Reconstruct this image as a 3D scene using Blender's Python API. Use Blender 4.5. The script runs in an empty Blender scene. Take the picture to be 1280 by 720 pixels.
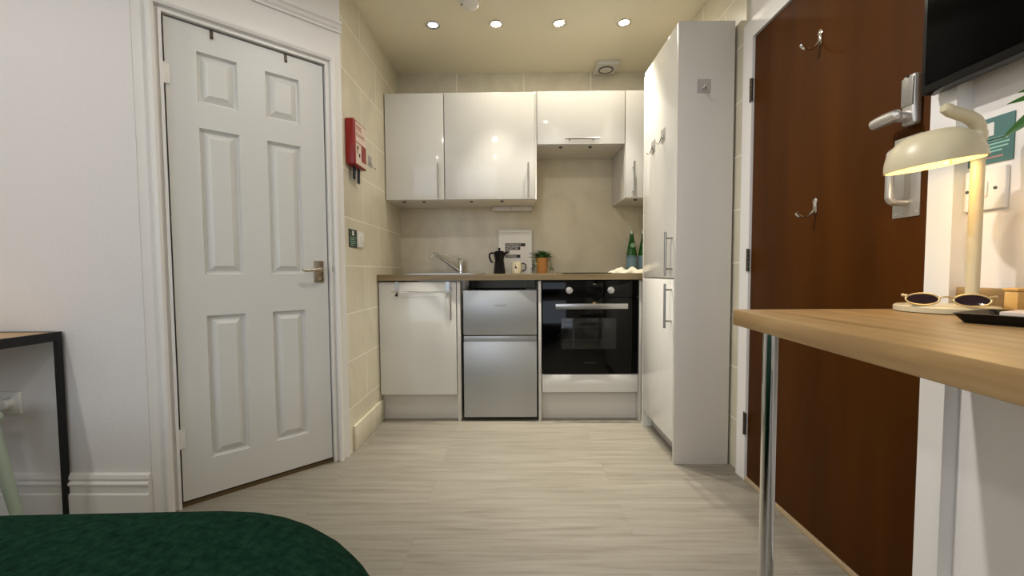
import bpy, bmesh, math, random
from mathutils import Vector, Matrix
from math import sin, cos, pi, radians, atan, sqrt
random.seed(7)
SC = bpy.context.scene
COL = SC.collection
ORG = {}

# ------------------------------------------------------------------ materials
def lin(c):
    return tuple(((v/255)/12.92 if v/255 <= .04045 else (((v/255)+.055)/1.055)**2.4) for v in c)+(1,)

def mat(name, c, rough=.5, metal=0, spec=.5, bump=0, bscale=60, coat=0, trans=0, ior=1.45):
    m = bpy.data.materials.new(name); m.use_nodes = True
    nt = m.node_tree; b = nt.nodes['Principled BSDF']
    b.inputs['Base Color'].default_value = lin(c)
    b.inputs['Roughness'].default_value = rough
    b.inputs['Metallic'].default_value = metal
    b.inputs['Specular IOR Level'].default_value = spec
    b.inputs['Coat Weight'].default_value = coat
    b.inputs['Coat Roughness'].default_value = .05
    b.inputs['Transmission Weight'].default_value = trans
    b.inputs['IOR'].default_value = ior
    tc = nt.nodes.new('ShaderNodeTexCoord')
    n = nt.nodes.new('ShaderNodeTexNoise'); n.inputs['Scale'].default_value = bscale
    n.inputs['Detail'].default_value = 3
    nt.links.new(tc.outputs['Object'], n.inputs['Vector'])
    # faint unevenness of the finish
    mr = nt.nodes.new('ShaderNodeMapRange')
    mr.inputs['To Min'].default_value = max(0, rough-.03); mr.inputs['To Max'].default_value = min(1, rough+.03)
    nt.links.new(n.outputs['Fac'], mr.inputs['Value']); nt.links.new(mr.outputs['Result'], b.inputs['Roughness'])
    if bump:
        bp = nt.nodes.new('ShaderNodeBump'); bp.inputs['Strength'].default_value = bump; bp.inputs['Distance'].default_value = .01
        nt.links.new(n.outputs['Fac'], bp.inputs['Height']); nt.links.new(bp.outputs['Normal'], b.inputs['Normal'])
    return m

def emis(name, c, s):
    m = bpy.data.materials.new(name); m.use_nodes = True
    b = m.node_tree.nodes['Principled BSDF']
    b.inputs['Base Color'].default_value = lin(c)
    b.inputs['Emission Color'].default_value = lin(c); b.inputs['Emission Strength'].default_value = s
    return m

def mapped(nt, swz, loc=(0, 0, 0), scale=(1, 1, 1)):
    """object coordinates re-ordered by axis letters, then scaled"""
    tc = nt.nodes.new('ShaderNodeTexCoord'); sp = nt.nodes.new('ShaderNodeSeparateXYZ'); cb = nt.nodes.new('ShaderNodeCombineXYZ')
    nt.links.new(tc.outputs['Object'], sp.inputs[0])
    for i, a in enumerate(swz):
        nt.links.new(sp.outputs[a], cb.inputs[i])
    mp = nt.nodes.new('ShaderNodeMapping')
    mp.inputs['Location'].default_value = loc; mp.inputs['Scale'].default_value = scale
    nt.links.new(cb.outputs[0], mp.inputs['Vector'])
    return mp.outputs['Vector']

def ramp(nt, stops):
    r = nt.nodes.new('ShaderNodeValToRGB')
    e = r.color_ramp.elements
    e[0].position, e[0].color = stops[0][0], lin(stops[0][1])
    e[1].position, e[1].color = stops[-1][0], lin(stops[-1][1])
    for p, c in stops[1:-1]:
        x = e.new(p); x.color = lin(c)
    return r

def tile_mat(name, swz, off, c1, c2, grout, w=.5, h=.25, rough=.35, mortar=.004, vein=.12):
    m = bpy.data.materials.new(name); m.use_nodes = True
    nt = m.node_tree; b = nt.nodes['Principled BSDF']; L = nt.links.new
    v = mapped(nt, swz, loc=(off[0], off[1], 0))
    br = nt.nodes.new('ShaderNodeTexBrick')
    br.inputs['Scale'].default_value = 1; br.inputs['Brick Width'].default_value = w; br.inputs['Row Height'].default_value = h
    br.inputs['Mortar Size'].default_value = mortar; br.inputs['Mortar Smooth'].default_value = .3; br.offset = .5
    L(v, br.inputs['Vector'])
    n = nt.nodes.new('ShaderNodeTexNoise'); n.inputs['Scale'].default_value = 3.2; n.inputs['Detail'].default_value = 8; n.inputs['Distortion'].default_value = 1.4
    L(mapped(nt, swz, scale=(1, .7, 1)), n.inputs['Vector'])
    r = ramp(nt, [(.3, c1), (.7, c2)])
    L(n.outputs['Fac'], r.inputs[0])
    # thin pale veins
    n2 = nt.nodes.new('ShaderNodeTexNoise'); n2.inputs['Scale'].default_value = 2.1; n2.inputs['Detail'].default_value = 5; n2.inputs['Distortion'].default_value = 2.5
    L(mapped(nt, swz, loc=(3, 1, 0), scale=(1.3, .6, 1)), n2.inputs['Vector'])
    r2 = ramp(nt, [(.47, (0, 0, 0)), (.5, (255, 255, 255)), (.53, (0, 0, 0))])
    L(n2.outputs['Fac'], r2.inputs[0])
    mu = nt.nodes.new('ShaderNodeMath'); mu.operation = 'MULTIPLY'; mu.inputs[1].default_value = vein
    L(r2.outputs[0], mu.inputs[0])
    mx0 = nt.nodes.new('ShaderNodeMix'); mx0.data_type = 'RGBA'
    L(mu.outputs[0], mx0.inputs[0]); L(r.outputs[0], mx0.inputs[6]); mx0.inputs[7].default_value = lin(grout)
    mx = nt.nodes.new('ShaderNodeMix'); mx.data_type = 'RGBA'
    L(br.outputs['Fac'], mx.inputs[0]); L(mx0.outputs[2], mx.inputs[6]); mx.inputs[7].default_value = lin(grout)
    L(mx.outputs[2], b.inputs['Base Color'])
    b.inputs['Roughness'].default_value = rough
    bp = nt.nodes.new('ShaderNodeBump'); bp.inputs['Strength'].default_value = .25; bp.inputs['Distance'].default_value = .002; bp.invert = True
    L(br.outputs['Fac'], bp.inputs['Height']); L(bp.outputs['Normal'], b.inputs['Normal'])
    return m

def wood_mat(name, swz, c1, c2, c3, rough=.45, stretch=14, scale=2.2, bump=.05):
    """grain runs along the first axis of swz"""
    m = bpy.data.materials.new(name); m.use_nodes = True
    nt = m.node_tree; b = nt.nodes['Principled BSDF']; L = nt.links.new
    n = nt.nodes.new('ShaderNodeTexNoise'); n.inputs['Scale'].default_value = scale; n.inputs['Detail'].default_value = 7; n.inputs['Distortion'].default_value = .6
    L(mapped(nt, swz, scale=(1, stretch, stretch)), n.inputs['Vector'])
    r = ramp(nt, [(.3, c1), (.5, c2), (.72, c3)])
    L(n.outputs['Fac'], r.inputs[0]); L(r.outputs[0], b.inputs['Base Color'])
    b.inputs['Roughness'].default_value = rough
    if bump:
        bp = nt.nodes.new('ShaderNodeBump'); bp.inputs['Strength'].default_value = bump; bp.inputs['Distance'].default_value = .003
        L(n.outputs['Fac'], bp.inputs['Height']); L(bp.outputs['Normal'], b.inputs['Normal'])
    return m

def floor_mat():
    m = bpy.data.materials.new('laminate_planks'); m.use_nodes = True
    nt = m.node_tree; b = nt.nodes['Principled BSDF']; L = nt.links.new
    v = mapped(nt, 'XYZ', loc=(.37, .10, 0))
    br = nt.nodes.new('ShaderNodeTexBrick')
    br.inputs['Scale'].default_value = 1; br.inputs['Brick Width'].default_value = 1.25; br.inputs['Row Height'].default_value = .192
    br.inputs['Mortar Size'].default_value = .0012; br.inputs['Mortar Smooth'].default_value = .2; br.offset = .37
    br.inputs['Color1'].default_value = (.25, .25, .25, 1); br.inputs['Color2'].default_value = (.75, .75, .75, 1)
    L(v, br.inputs['Vector'])
    n = nt.nodes.new('ShaderNodeTexNoise'); n.inputs['Scale'].default_value = 2.4; n.inputs['Detail'].default_value = 10; n.inputs['Distortion'].default_value = .5; n.inputs['Roughness'].default_value = .6
    # shift the grain per plank
    mp = nt.nodes.new('ShaderNodeVectorMath'); mp.operation = 'MULTIPLY_ADD'
    L(br.outputs['Color'], mp.inputs[0]); mp.inputs[1].default_value = (7, 7, 7); L(mapped(nt, 'XYZ', scale=(1.1, 17, 1)), mp.inputs[2])
    L(mp.outputs[0], n.inputs['Vector'])
    r = ramp(nt, [(.25, (114, 107, 95)), (.5, (135, 129, 117)), (.75, (148, 143, 132))])
    L(n.outputs['Fac'], r.inputs[0])
    mx = nt.nodes.new('ShaderNodeMix'); mx.data_type = 'RGBA'; mx.blend_type = 'OVERLAY'
    mx.inputs[0].default_value = .12; L(r.outputs[0], mx.inputs[6]); L(br.outputs['Color'], mx.inputs[7])
    mx2 = nt.nodes.new('ShaderNodeMix'); mx2.data_type = 'RGBA'
    mu = nt.nodes.new('ShaderNodeMath'); mu.operation = 'MULTIPLY'; mu.inputs[1].default_value = .35
    mu.inputs[1].default_value = .12; L(br.outputs['Fac'], mu.inputs[0]); L(mu.outputs[0], mx2.inputs[0]); L(mx.outputs[2], mx2.inputs[6]); mx2.inputs[7].default_value = lin((95, 86, 75))
    L(mx2.outputs[2], b.inputs['Base Color'])
    b.inputs['Roughness'].default_value = .42
    bp = nt.nodes.new('ShaderNodeBump'); bp.inputs['Strength'].default_value = .06; bp.inputs['Distance'].default_value = .003
    L(n.outputs['Fac'], bp.inputs['Height']); L(bp.outputs['Normal'], b.inputs['Normal'])
    return m

def blanket_mat():
    m = bpy.data.materials.new('green_fleece'); m.use_nodes = True
    nt = m.node_tree; b = nt.nodes['Principled BSDF']; L = nt.links.new
    tc = nt.nodes.new('ShaderNodeTexCoord')
    n = nt.nodes.new('ShaderNodeTexNoise'); n.inputs['Scale'].default_value = 70; n.inputs['Detail'].default_value = 6; n.inputs['Roughness'].default_value = .7
    L(tc.outputs['Object'], n.inputs['Vector'])
    r = ramp(nt, [(.3, (10, 33, 24)), (.7, (32, 66, 50))])
    L(n.outputs['Fac'], r.inputs[0]); L(r.outputs[0], b.inputs['Base Color'])
    b.inputs['Roughness'].default_value = .95; b.inputs['Specular IOR Level'].default_value = .03
    b.inputs['Sheen Weight'].default_value = 0
    bp = nt.nodes.new('ShaderNodeBump'); bp.inputs['Strength'].default_value = .8; bp.inputs['Distance'].default_value = .006
    L(n.outputs['Fac'], bp.inputs['Height']); L(bp.outputs['Normal'], b.inputs['Normal'])
    return m

WALLP = mat('painted_plaster', (230, 225, 221), .75, bump=.1, bscale=110, spec=.25)
WALLS = mat('painted_wall', (238, 233, 227), .7, bump=.12, bscale=70, spec=.25)
CEIL = mat('ceiling_paint', (236, 229, 206), .8, bump=.05, bscale=20, spec=.2)
TRIM = mat('white_gloss_paint', (236, 233, 228), .35, spec=.4)
DOORW = mat('white_door_paint', (220, 219, 214), .4, spec=.4)
TC1, TC2, TG = (204, 196, 173), (220, 213, 191), (240, 234, 217)
TILE_L = tile_mat('cream_wall_tile_side', 'YZX', (.15, .012, 0), TC1, TC2, TG)
TILE_B = tile_mat('cream_wall_tile_back', 'XZY', (.434, .012, 0), TC1, TC2, TG)
TILE_S = tile_mat('cream_skirting_tile', 'YZX', (.33, .25, 0), TC1, TC2, TG, h=.6)
STONE = tile_mat('stone_splashback', 'XZY', (0, 0, 0), (200, 188, 160), (217, 206, 179), (228, 220, 200), w=9, h=9, rough=.28, mortar=0, vein=.16)
FLOOR = floor_mat()
GLOSS = mat('white_gloss_front', (224, 222, 216), .06, spec=.4, bscale=8)
CARC = mat('white_melamine', (210, 206, 198), .4)
WALNUT = wood_mat('brown_worktop', 'XYZ', (124, 105, 72), (143, 123, 88), (158, 139, 104), .4)
OAK = wood_mat('oak_desktop', 'YXZ', (140, 110, 69), (157, 127, 84), (171, 141, 98), .4, stretch=16)
OAK2 = wood_mat('light_oak_top', 'XYZ', (176, 140, 100), (194, 160, 120), (206, 176, 138), .5)
BAMB = wood_mat('bamboo_box', 'ZXY', (186, 142, 74), (206, 162, 92), (216, 178, 110), .5)
BROWN = wood_mat('brown_door_veneer', 'ZXY', (65, 33, 1), (73, 38, 1), (80, 43, 3), .55, stretch=7, scale=1.1, bump=.02)
BROWN.node_tree.nodes['Principled BSDF'].inputs['Specular IOR Level'].default_value = .1
THRESH = wood_mat('threshold_wood', 'YXZ', (150, 128, 98), (172, 150, 118), (188, 168, 136), .6)
DARKW = mat('dark_gap_wood', (92, 74, 44), .8)
STEEL = mat('brushed_steel', (178, 178, 176), .3, 1, bscale=20)
FRIDGE = mat('silver_fridge_front', (178, 180, 181), .4, .6, bscale=6)
FRIDGES = mat('grey_fridge_side', (70, 70, 70), .5)
DKMET = mat('dark_bronze', (74, 64, 52), .45, .5)
CHROME = mat('chrome', (225, 225, 225), .07, 1)
NICKEL = mat('satin_nickel', (178, 168, 150), .28, 1)
ALU = mat('satin_aluminium', (205, 202, 198), .38, .85)
BGLASS = mat('black_glass', (5, 5, 5), .06, spec=.25)
OWIN = mat('oven_window_glass', (26, 26, 25), .08, spec=.5)
BLACK = mat('black_metal', (16, 15, 15), .45)
BPLAST = mat('black_plastic', (9, 8, 8), .3, spec=.3)
SCREEN = mat('dark_screen', (7, 6, 6), .15, spec=.03)
WPLAST = mat('white_plastic', (232, 229, 222), .3)
GREYP = mat('grey_mark', (70, 74, 72), .5)
RED = mat('red_plastic', (142, 24, 18), .35)
LABELP = mat('printed_label', (226, 206, 192), .5)
NAVY = mat('navy_webbing', (26, 30, 52), .8)
TEAL = mat('teal_card', (84, 122, 117), .6)
TEALD = mat('dark_green_card', (58, 68, 56), .5)
MINTINK = mat('pale_mint_ink', (160, 208, 190), .6)
PINKINK = mat('pink_ink', (190, 140, 130), .6)
PAPER = mat('white_paper', (232, 228, 220), .7)
INK = mat('black_ink', (34, 30, 30), .6)
CREAM = mat('cream_lamp_enamel', (204, 193, 162), .35, spec=.5)
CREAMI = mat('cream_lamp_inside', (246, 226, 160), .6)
BULB = emis('warm_bulb', (255, 214, 120), 9)
SPOTW = emis('warm_lamp_lens', (255, 226, 178), 40)
SPOTC = emis('cool_lamp_lens', (200, 226, 255), 3.0)
MOKA = mat('black_enamel', (12, 11, 14), .35, spec=.25)
MUGC = mat('cream_ceramic', (236, 228, 198), .25)
TERRA = mat('terracotta', (176, 124, 68), .8, bump=.3, bscale=90)
SOIL = mat('soil', (50, 36, 26), .95, bump=.6, bscale=120)
LEAF = mat('leaf_green', (54, 92, 44), .5)
LEAF2 = mat('bright_leaf', (42, 88, 22), .4)
BOTTLE = mat('green_glass', (24, 84, 22), .06, spec=.6)
BLUEL = mat('blue_bottle_label', (112, 140, 150), .5)
CAPS = mat('silver_cap', (196, 204, 190), .35, .6)
TOWELM = mat('white_towel', (168, 161, 143), .95, bump=.5, bscale=160)
MINT = mat('mint_chair_paint', (186, 202, 182), .5)
GREEN = blanket_mat()
MATT = mat('white_mattress', (225, 222, 216), .9, bump=.2)
GOLD = mat('gold_frame', (186, 164, 118), .4, .5)
LENS = mat('dark_sunglass_lens', (34, 18, 26), .08, spec=.6)
BONE = mat('bone_acetate', (218, 200, 160), .3)

# ------------------------------------------------------------------ mesh helper
class MB:
    def __init__(s):
        s.bm = bmesh.new(); s.T = None
    def v(s, p):
        p = Vector(p)
        return s.bm.verts.new(s.T(p) if s.T else p)
    def face(s, pts):
        return s.bm.faces.new([s.v(p) for p in pts])
    def box(s, x0, x1, y0, y1, z0, z1, bev=0, seg=2):
        vs = [s.v((x, y, z)) for x in (x0, x1) for y in (y0, y1) for z in (z0, z1)]
        fs = [s.bm.faces.new([vs[i] for i in q]) for q in ((0, 1, 3, 2), (4, 6, 7, 5), (0, 4, 5, 1), (2, 3, 7, 6), (0, 2, 6, 4), (1, 5, 7, 3))]
        if bev:
            es = list({e for f in fs for e in f.edges})
            bmesh.ops.bevel(s.bm, geom=es, offset=bev, segments=seg, affect='EDGES', profile=.5)
        return s
    def rings(s, rings, cap0=True, cap1=True, closed=False):
        R = [[s.v(p) for p in r] for r in rings]
        n = len(R[0])
        pairs = list(zip(R, R[1:])) + ([(R[-1], R[0])] if closed else [])
        for a, b in pairs:
            for i in range(n):
                j = (i+1) % n
                s.bm.faces.new((a[i], a[j], b[j], b[i]))
        if not closed:
            if cap0: s.bm.faces.new(R[0][::-1])
            if cap1: s.bm.faces.new(R[-1])
        return s
    def tube(s, pts, r, n=12, closed=False, flat=1.0, up=None):
        pts = [Vector(p) for p in pts]; rs = r if isinstance(r, (list, tuple)) else [r]*len(pts)
        N = len(pts); rings = []; u = None
        for i, p in enumerate(pts):
            if closed: t = pts[(i+1) % N]-pts[i-1]
            else: t = pts[min(i+1, N-1)]-pts[max(i-1, 0)]
            t.normalize()
            if u is None:
                a = Vector(up) if up else (Vector((0, 0, 1)) if abs(t.z) < .9 else Vector((1, 0, 0)))
                u = (a-t*a.dot(t)).normalized()
            else:
                u = (u-t*u.dot(t)).normalized()
            w = t.cross(u)
            rings.append([p+(u*cos(2*pi*k/n)*flat+w*sin(2*pi*k/n))*rs[i] for k in range(n)])
        return s.rings(rings, closed=closed)
    def lathe(s, prof, c=(0, 0, 0), n=32, axis='Z', cap0=True, cap1=True):
        c = Vector(c); rings = []
        for r, h in prof:
            ring = []
            for k in range(n):
                a = 2*pi*k/n
                q = {'Z': (r*cos(a), r*sin(a), h), 'X': (h, r*cos(a), r*sin(a)), 'Y': (r*sin(a), h, r*cos(a))}[axis]
                ring.append(c+Vector(q))
            rings.append(ring)
        return s.rings(rings, cap0, cap1)
    def prism(s, poly, z0, z1, bev=0):
        a = [s.v((x, y, z0)) for x, y in poly]; b = [s.v((x, y, z1)) for x, y in poly]
        fs = [s.bm.faces.new(a[::-1]), s.bm.faces.new(b)]
        n = len(poly)
        for i in range(n):
            fs.append(s.bm.faces.new((a[i], a[(i+1) % n], b[(i+1) % n], b[i])))
        if bev:
            bmesh.ops.bevel(s.bm, geom=list({e for f in fs for e in f.edges}), offset=bev, segments=2, affect='EDGES', profile=.5)
        return s
    def build(s, name, m, parent=None, origin=None, angle=35):
        bmesh.ops.recalc_face_normals(s.bm, faces=s.bm.faces[:])
        if origin is None:
            origin = ORG[parent.name] if parent else Vector((0, 0, 0))
        origin = Vector(origin)
        if origin.length: bmesh.ops.translate(s.bm, verts=s.bm.verts[:], vec=-origin)
        me = bpy.data.meshes.new(name); s.bm.to_mesh(me); s.bm.free()
        for p in me.polygons: p.use_smooth = True
        me.set_sharp_from_angle(angle=radians(angle))
        me.materials.append(m)
        o = bpy.data.objects.new(name, me); COL.objects.link(o)
        if parent:
            o.parent = parent; o.location = origin-ORG[parent.name]
        else: o.location = origin
        ORG[o.name] = origin
        return o

def thing(name, label, cat, loc, group=None):
    o = bpy.data.objects.new(name, None); COL.objects.link(o); o.location = loc
    o.empty_display_size = .05
    o['label'] = label; o['category'] = cat
    if group: o['group'] = group
    ORG[o.name] = Vector(loc)
    return o
def tag(o, label, cat, group=None, kind=None):
    o['label'] = label; o['category'] = cat
    if group: o['group'] = group
    if kind: o['kind'] = kind
    return o
def struct(o, label=None, cat=None):
    o['kind'] = 'structure'
    if label: o['label'] = label
    if cat: o['category'] = cat
    return o
def dup(root, loc, rotz=0, label=None):
    r = root.copy(); COL.objects.link(r); r.location = loc; r.rotation_euler = (0, 0, rotz)
    ORG[r.name] = Vector(loc)
    if label: r['label'] = label
    for ch in list(root.children):
        c = ch.copy(); COL.objects.link(c); c.parent = r
        for g in list(ch.children):
            d = g.copy(); COL.objects.link(d); d.parent = c
    return r
def text(name, body, size, m, parent, pos, rot, extr=.0003, align='LEFT', spacing=1.0):
    cu = bpy.data.curves.new(name, 'FONT'); cu.body = body; cu.size = size; cu.extrude = extr; cu.align_x = align; cu.space_character = spacing
    cu.materials.append(m)
    tmp = bpy.data.objects.new('tmp', cu)
    me = bpy.data.meshes.new_from_object(tmp); me.name = name
    bpy.data.objects.remove(tmp); bpy.data.curves.remove(cu)
    o = bpy.data.objects.new(name, me); COL.objects.link(o)
    o.parent = parent; o.location = Vector(pos)-ORG[parent.name]; o.rotation_euler = rot
    return o
def arc(c, r, a0, a1, n, plane='XZ'):
    out = []
    for i in range(n+1):
        a = a0+(a1-a0)*i/n; p = (r*cos(a), r*sin(a))
        out.append(Vector(c)+{'XZ': Vector((p[0], 0, p[1])), 'YZ': Vector((0, p[0], p[1])), 'XY': Vector((p[0], p[1], 0))}[plane])
    return out

# ------------------------------------------------------------------ room
CZ = 2.43
XL, XR = -.872, 1.065      # tiled side wall, right wall
YB = 3.11                  # back wall
YLW = 1.543                # wall beside the white door, facing the camera
P0 = Vector((-1.356, 1.606, 0)); DV = Vector((.7289, .68462, 0)); NV = Vector((.68462, -.7289, 0))
def W(p): return P0+DV*p[0]+NV*p[1]+Vector((0, 0, p[2]))   # (along, out, up) on the door wall
def wpt(s_, o_=0): q = W((s_, o_, 0)); return (q.x, q.y)

b = MB(); b.box(-3.3, 1.2, -2.7, 3.25, -.06, 0); struct(b.build('floor', FLOOR))
b = MB(); b.box(-3.3, 1.2, -2.7, 3.25, CZ, CZ+.06); struct(b.build('ceiling', CEIL))
b = MB(); b.box(XL-.1, 1.2, YB, YB+.1, 0, CZ); struct(b.build('wall_back', TILE_B))
b = MB(); b.box(XL-.1, XL, 2.075, YB, 0, CZ); struct(b.build('wall_left', TILE_L))
b = MB(); b.box(-3.3, -1.425, YLW, YLW+.1, 0, CZ); struct(b.build('wall_far_left', WALLP))
b = MB(); b.box(-3.35, -3.25, -2.7, YLW, 0, CZ); struct(b.build('wall_side', WALLP))
b = MB(); b.box(XR, XR+.1, -2.7, 1.91, 0, CZ); struct(b.build('wall_right', WALLS))
b = MB(); b.box(1.05, XR+.1, 1.91, YB, 0, CZ); struct(b.build('wall_right_tiled', TILE_L))
# rear wall with its window opening
b = MB()
b.box(-3.3, -2.8, -2.7, -2.6, 0, CZ); b.box(0, 1.2, -2.7, -2.6, 0, CZ)
b.box(-2.8, 0, -2.7, -2.6, 0, .6); b.box(-2.8, 0, -2.7, -2.6, 2.25, CZ)
struct(b.build('wall_rear', WALLS))
b = MB()
for x0, x1 in ((-2.8, -2.74), (-1.43, -1.37), (-.06, 0)): b.box(x0, x1, -2.68, -2.62, .6, 2.25)
for z0, z1 in ((.6, .66), (2.19, 2.25)): b.box(-2.74, -.06, -2.68, -2.62, z0, z1)
struct(b.build('window_1', TRIM))

# door wall (set at an angle) with a recess for the door
b = MB(); b.T = W
b.box(-.092, -.006, -.09, 0, 0, CZ); b.box(.593, .674, -.09, 0, 0, CZ); b.box(-.006, .593, -.09, 0, 1.957, CZ); b.box(-.092, .674, -.13, -.091, 0, CZ)
struct(b.build('wall_door', TRIM))

def casing(name, prof, s0, s1, zt, m, T, zb=0):
    b = MB(); b.T = T
    n = len(prof)
    rings = [[(s0-a, h, zb) for a, h in prof], [(s0-a, h, zt+a) for a, h in prof], [(s1+a, h, zt+a) for a, h in prof], [(s1+a, h, zb) for a, h in prof]]
    b.rings(rings)
    return b.build(name, m, angle=20)
prof1 = [(0, 0), (0, .016), (.010, .016), (.012, .005), (.020, .005), (.022, .025), (.032, .030), (.042, .027), (.046, .016), (.046, 0)]
struct(casing('trim_1', prof1, -.006, .593, 1.955, TRIM, W))
b = MB(); b.T = W   # moulding above the door
pr = [(0, 2.130), (.012, 2.130), (.012, 2.139), (.020, 2.146), (.024, 2.155), (.018, 2.160), (.030, 2.167), (.032, 2.176), (0, 2.176)]
b.rings([[(s_, h, z) for h, z in pr] for s_ in (-.092, .674)])
struct(b.build('trim_2', TRIM, angle=20))
# six panel door
door1 = MB(); door1.T = W
def six_panel(b):
    DW, DH0, DH1 = .587, .022, 1.949
    ss = [0, .099, .238, .342, .481, DW]; zz = [DH0, .176, .776, .947, 1.545, 1.646, 1.85, DH1]
    F = -.004
    for i in range(5):
        for j in range(7):
            s0, s1, z0, z1 = ss[i], ss[i+1], zz[j], zz[j+1]
            if i in (1, 3) and j in (1, 3, 5):
                lv = [(0, F), (.006, F-.016), (.013, F-.017), (.037, F-.001)]
                R = [[(s0+a, h, z0+a), (s1-a, h, z0+a), (s1-a, h, z1-a), (s0+a, h, z1-a)] for a, h in lv]
                b.rings(R, cap0=False)
            else:
                b.face([(s0, F, z0), (s1, F, z0), (s1, F, z1), (s0, F, z1)])
    bk = -.044
    for q in ([(0, F, DH0), (0, bk, DH0), (0, bk, DH1), (0, F, DH1)], [(DW, F, DH0), (DW, bk, DH0), (DW, bk, DH1), (DW, F, DH1)],
              [(0, F, DH0), (DW, F, DH0), (DW, bk, DH0), (0, bk, DH0)], [(0, F, DH1), (DW, F, DH1), (DW, bk, DH1), (0, bk, DH1)],
              [(0, bk, DH0), (DW, bk, DH0), (DW, bk, DH1), (0, bk, DH1)]):
        b.face(q)
    bmesh.ops.remove_doubles(b.bm, verts=b.bm.verts[:], dist=1e-5)
six_panel(door1)
d1 = struct(door1.build('door_1', DOORW, angle=12), 'white six-panel door in the angled wall on the left', 'door')
b = MB(); b.T = W; b.box(-.006, .593, -.06, -.002, 0, .014); struct(b.build('trim_3', DARKW))   # worn wooden threshold under the door
for z in (1.73, .283):
    b = MB(); b.T = W; b.tube([(-.004, .003, z-.04), (-.004, .003, z+.04)], .006, 10); b.box(-.016, .014, -.001, .002, z-.038, z+.038, .0008, 1)
    b.build('hinge', TRIM, d1)
b = MB(); b.T = W   # lever handle on a long plate
b.box(.523, .567, -.005, .004, .905, 1.01, .002)
h = b.build('handle_plate', NICKEL, d1)
b = MB(); b.T = W
b.lathe([(.014, .004), (.014, .012), (.010, .014), (.009, .045)], (0, 0, 0), 16, 'Y')
for v_ in b.bm.verts: pass
b.bm.clear()
b.tube([(.545, .003, .968), (.545, .016, .968)], .014, 16)
b.tube([(.545, .012, .968), (.545, .042, .968), (.535, .050, .968), (.505, .050, .9655), (.475, .048, .962), (.458, .046, .967)], [.009, .009, .009, .007, .006, .005], 12)
b.tube([(.545, .003, .925), (.545, .010, .925)], .009, 14)
b.build('door_handle', NICKEL, h)
b = MB(); b.T = W; b.box(.594, .606, .009, .013, .955, .985); b.build('strike_plate', BLACK, d1)
for nm, s_, lb in (('over_door_hook', .152, 'small metal strap hooked over the door top near its hinge side'), ('over_door_hook', .427, 'small metal strap hooked over the door top on the handle side')):
    b = MB(); b.T = W
    b.box(s_-.006, s_+.006, -.004, -.0025, 1.915, 1.951); b.box(s_-.006, s_+.006, -.040, -.0025, 1.9495, 1.951)
    b.tube([(s_, -.003, 1.918), (s_, .004, 1.914), (s_, .008, 1.918)], .003, 8)
    tag(b.build(nm, DKMET, origin=W((s_, 0, 1.92))), lb, 'hook', 'straps over the white door')

# skirting
b = MB()
pr = [(0, 0), (.020, 0), (.020, .098), (.014, .104), (.014, .128), (.020, .134), (.021, .142), (.013, .150), (.017, .160), (.014, .174), (0, .178)]
b.rings([[(x, YLW-h, z) for h, z in pr] for x in (-3.25, -1.424)])
struct(b.build('baseboard_left', TRIM, angle=20))
b = MB()
b.rings([[(XR-h, y, z+.008) for h, z in pr] for y in (-2.6, .978)])
struct(b.build('baseboard_right', TRIM, angle=20))
b = MB(); b.box(XL, -.858, 2.13, 2.60, 0, .135, .003); struct(b.build('baseboard_tiled', TILE_S))

# brown door
b = MB(); b.box(1.037, 1.077, 1.043, 1.814, .022, 1.955, .002)
XD = 1.037
wr = bpy.data.objects['wall_right']
# cut the doorway out of the right wall by rebuilding it in pieces
me = wr.data; bm2 = bmesh.new()
mb = MB(); mb.bm = bm2
mb.box(XR, XR+.1, -2.7, 1.036, 0, CZ); mb.box(XR, XR+.1, 1.82, 1.91, 0, CZ); mb.box(XR, XR+.1, 1.036, 1.82, 1.962, CZ)
bmesh.ops.recalc_face_normals(bm2, faces=bm2.faces[:]); bm2.to_mesh(me); bm2.free()
d2 = struct(b.build('door_2', BROWN), 'flat brown door in the right-hand wall', 'door')
b = MB()    # lining and architrave
def RW(p): return Vector((XR-p[1], p[0], p[2]))
profL = [(0, 0), (0, .036), (.006, .036), (.012, .030), (.040, .034), (.060, .038), (.072, .036), (.078, .026), (.090, .026), (.094, .020), (.094, 0)]
profR = [(a, 0 if h == 0 else .035) for a, h in profL]
rings = [[(1.82+a, h, 0) for a, h in profL], [(1.82+a, h, 1.960+a) for a, h in profL], [(1.04-a*.64, h, 1.960+a) for a, h in profR], [(1.04-a*.64, h, 0) for a, h in profR]]
b.T = RW; b.rings(rings); struct(b.build('trim_4', TRIM, angle=20))
b = MB(); b.box(1.030, 1.07, 1.04, 1.82, 0, .018, .003); struct(b.build('trim_5', THRESH))
for z in (1.735, .997, .262):
    b = MB()
    for k in range(5): b.tube([(1.028, 1.822, z-.05+k*.02), (1.028, 1.822, z-.032+k*.02)], .007, 10)
    b.box(1.0285, 1.0300, 1.822, 1.836, z-.05, z+.05)
    b.build('hinge', DKMET, d2)
# electronic lock with lever
b = MB(); b.box(1.014, 1.037, 1.066, 1.103, 1.323, 1.452, .007, 3)
lk = b.build('lock_body', ALU, d2)
b = MB(); b.box(1.011, 1.0145, 1.069, 1.100, 1.372, 1.444, .001); b.build('lock_cover', mat('grey_lock_cover', (150, 148, 142), .35, .5), lk)
b = MB(); b.tube([(1.016, 1.086, 1.346), (.985, 1.086, 1.346)], .014, 18)
b.tube([(.980, 1.066, 1.3475), (.979, 1.072, 1.347), (.979, 1.088, 1.346), (.979, 1.115, 1.345), (.980, 1.142, 1.344), (.981, 1.150, 1.3435)], [.006, .013, .0155, .0165, .0145, .006], 16)
b.build('door_handle', ALU, lk)
b = MB(); b.tube([(1.015, 1.085, 1.447), (1.0105, 1.085, 1.447)], .003, 8); b.build('key_slot', BLACK, lk)
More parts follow.
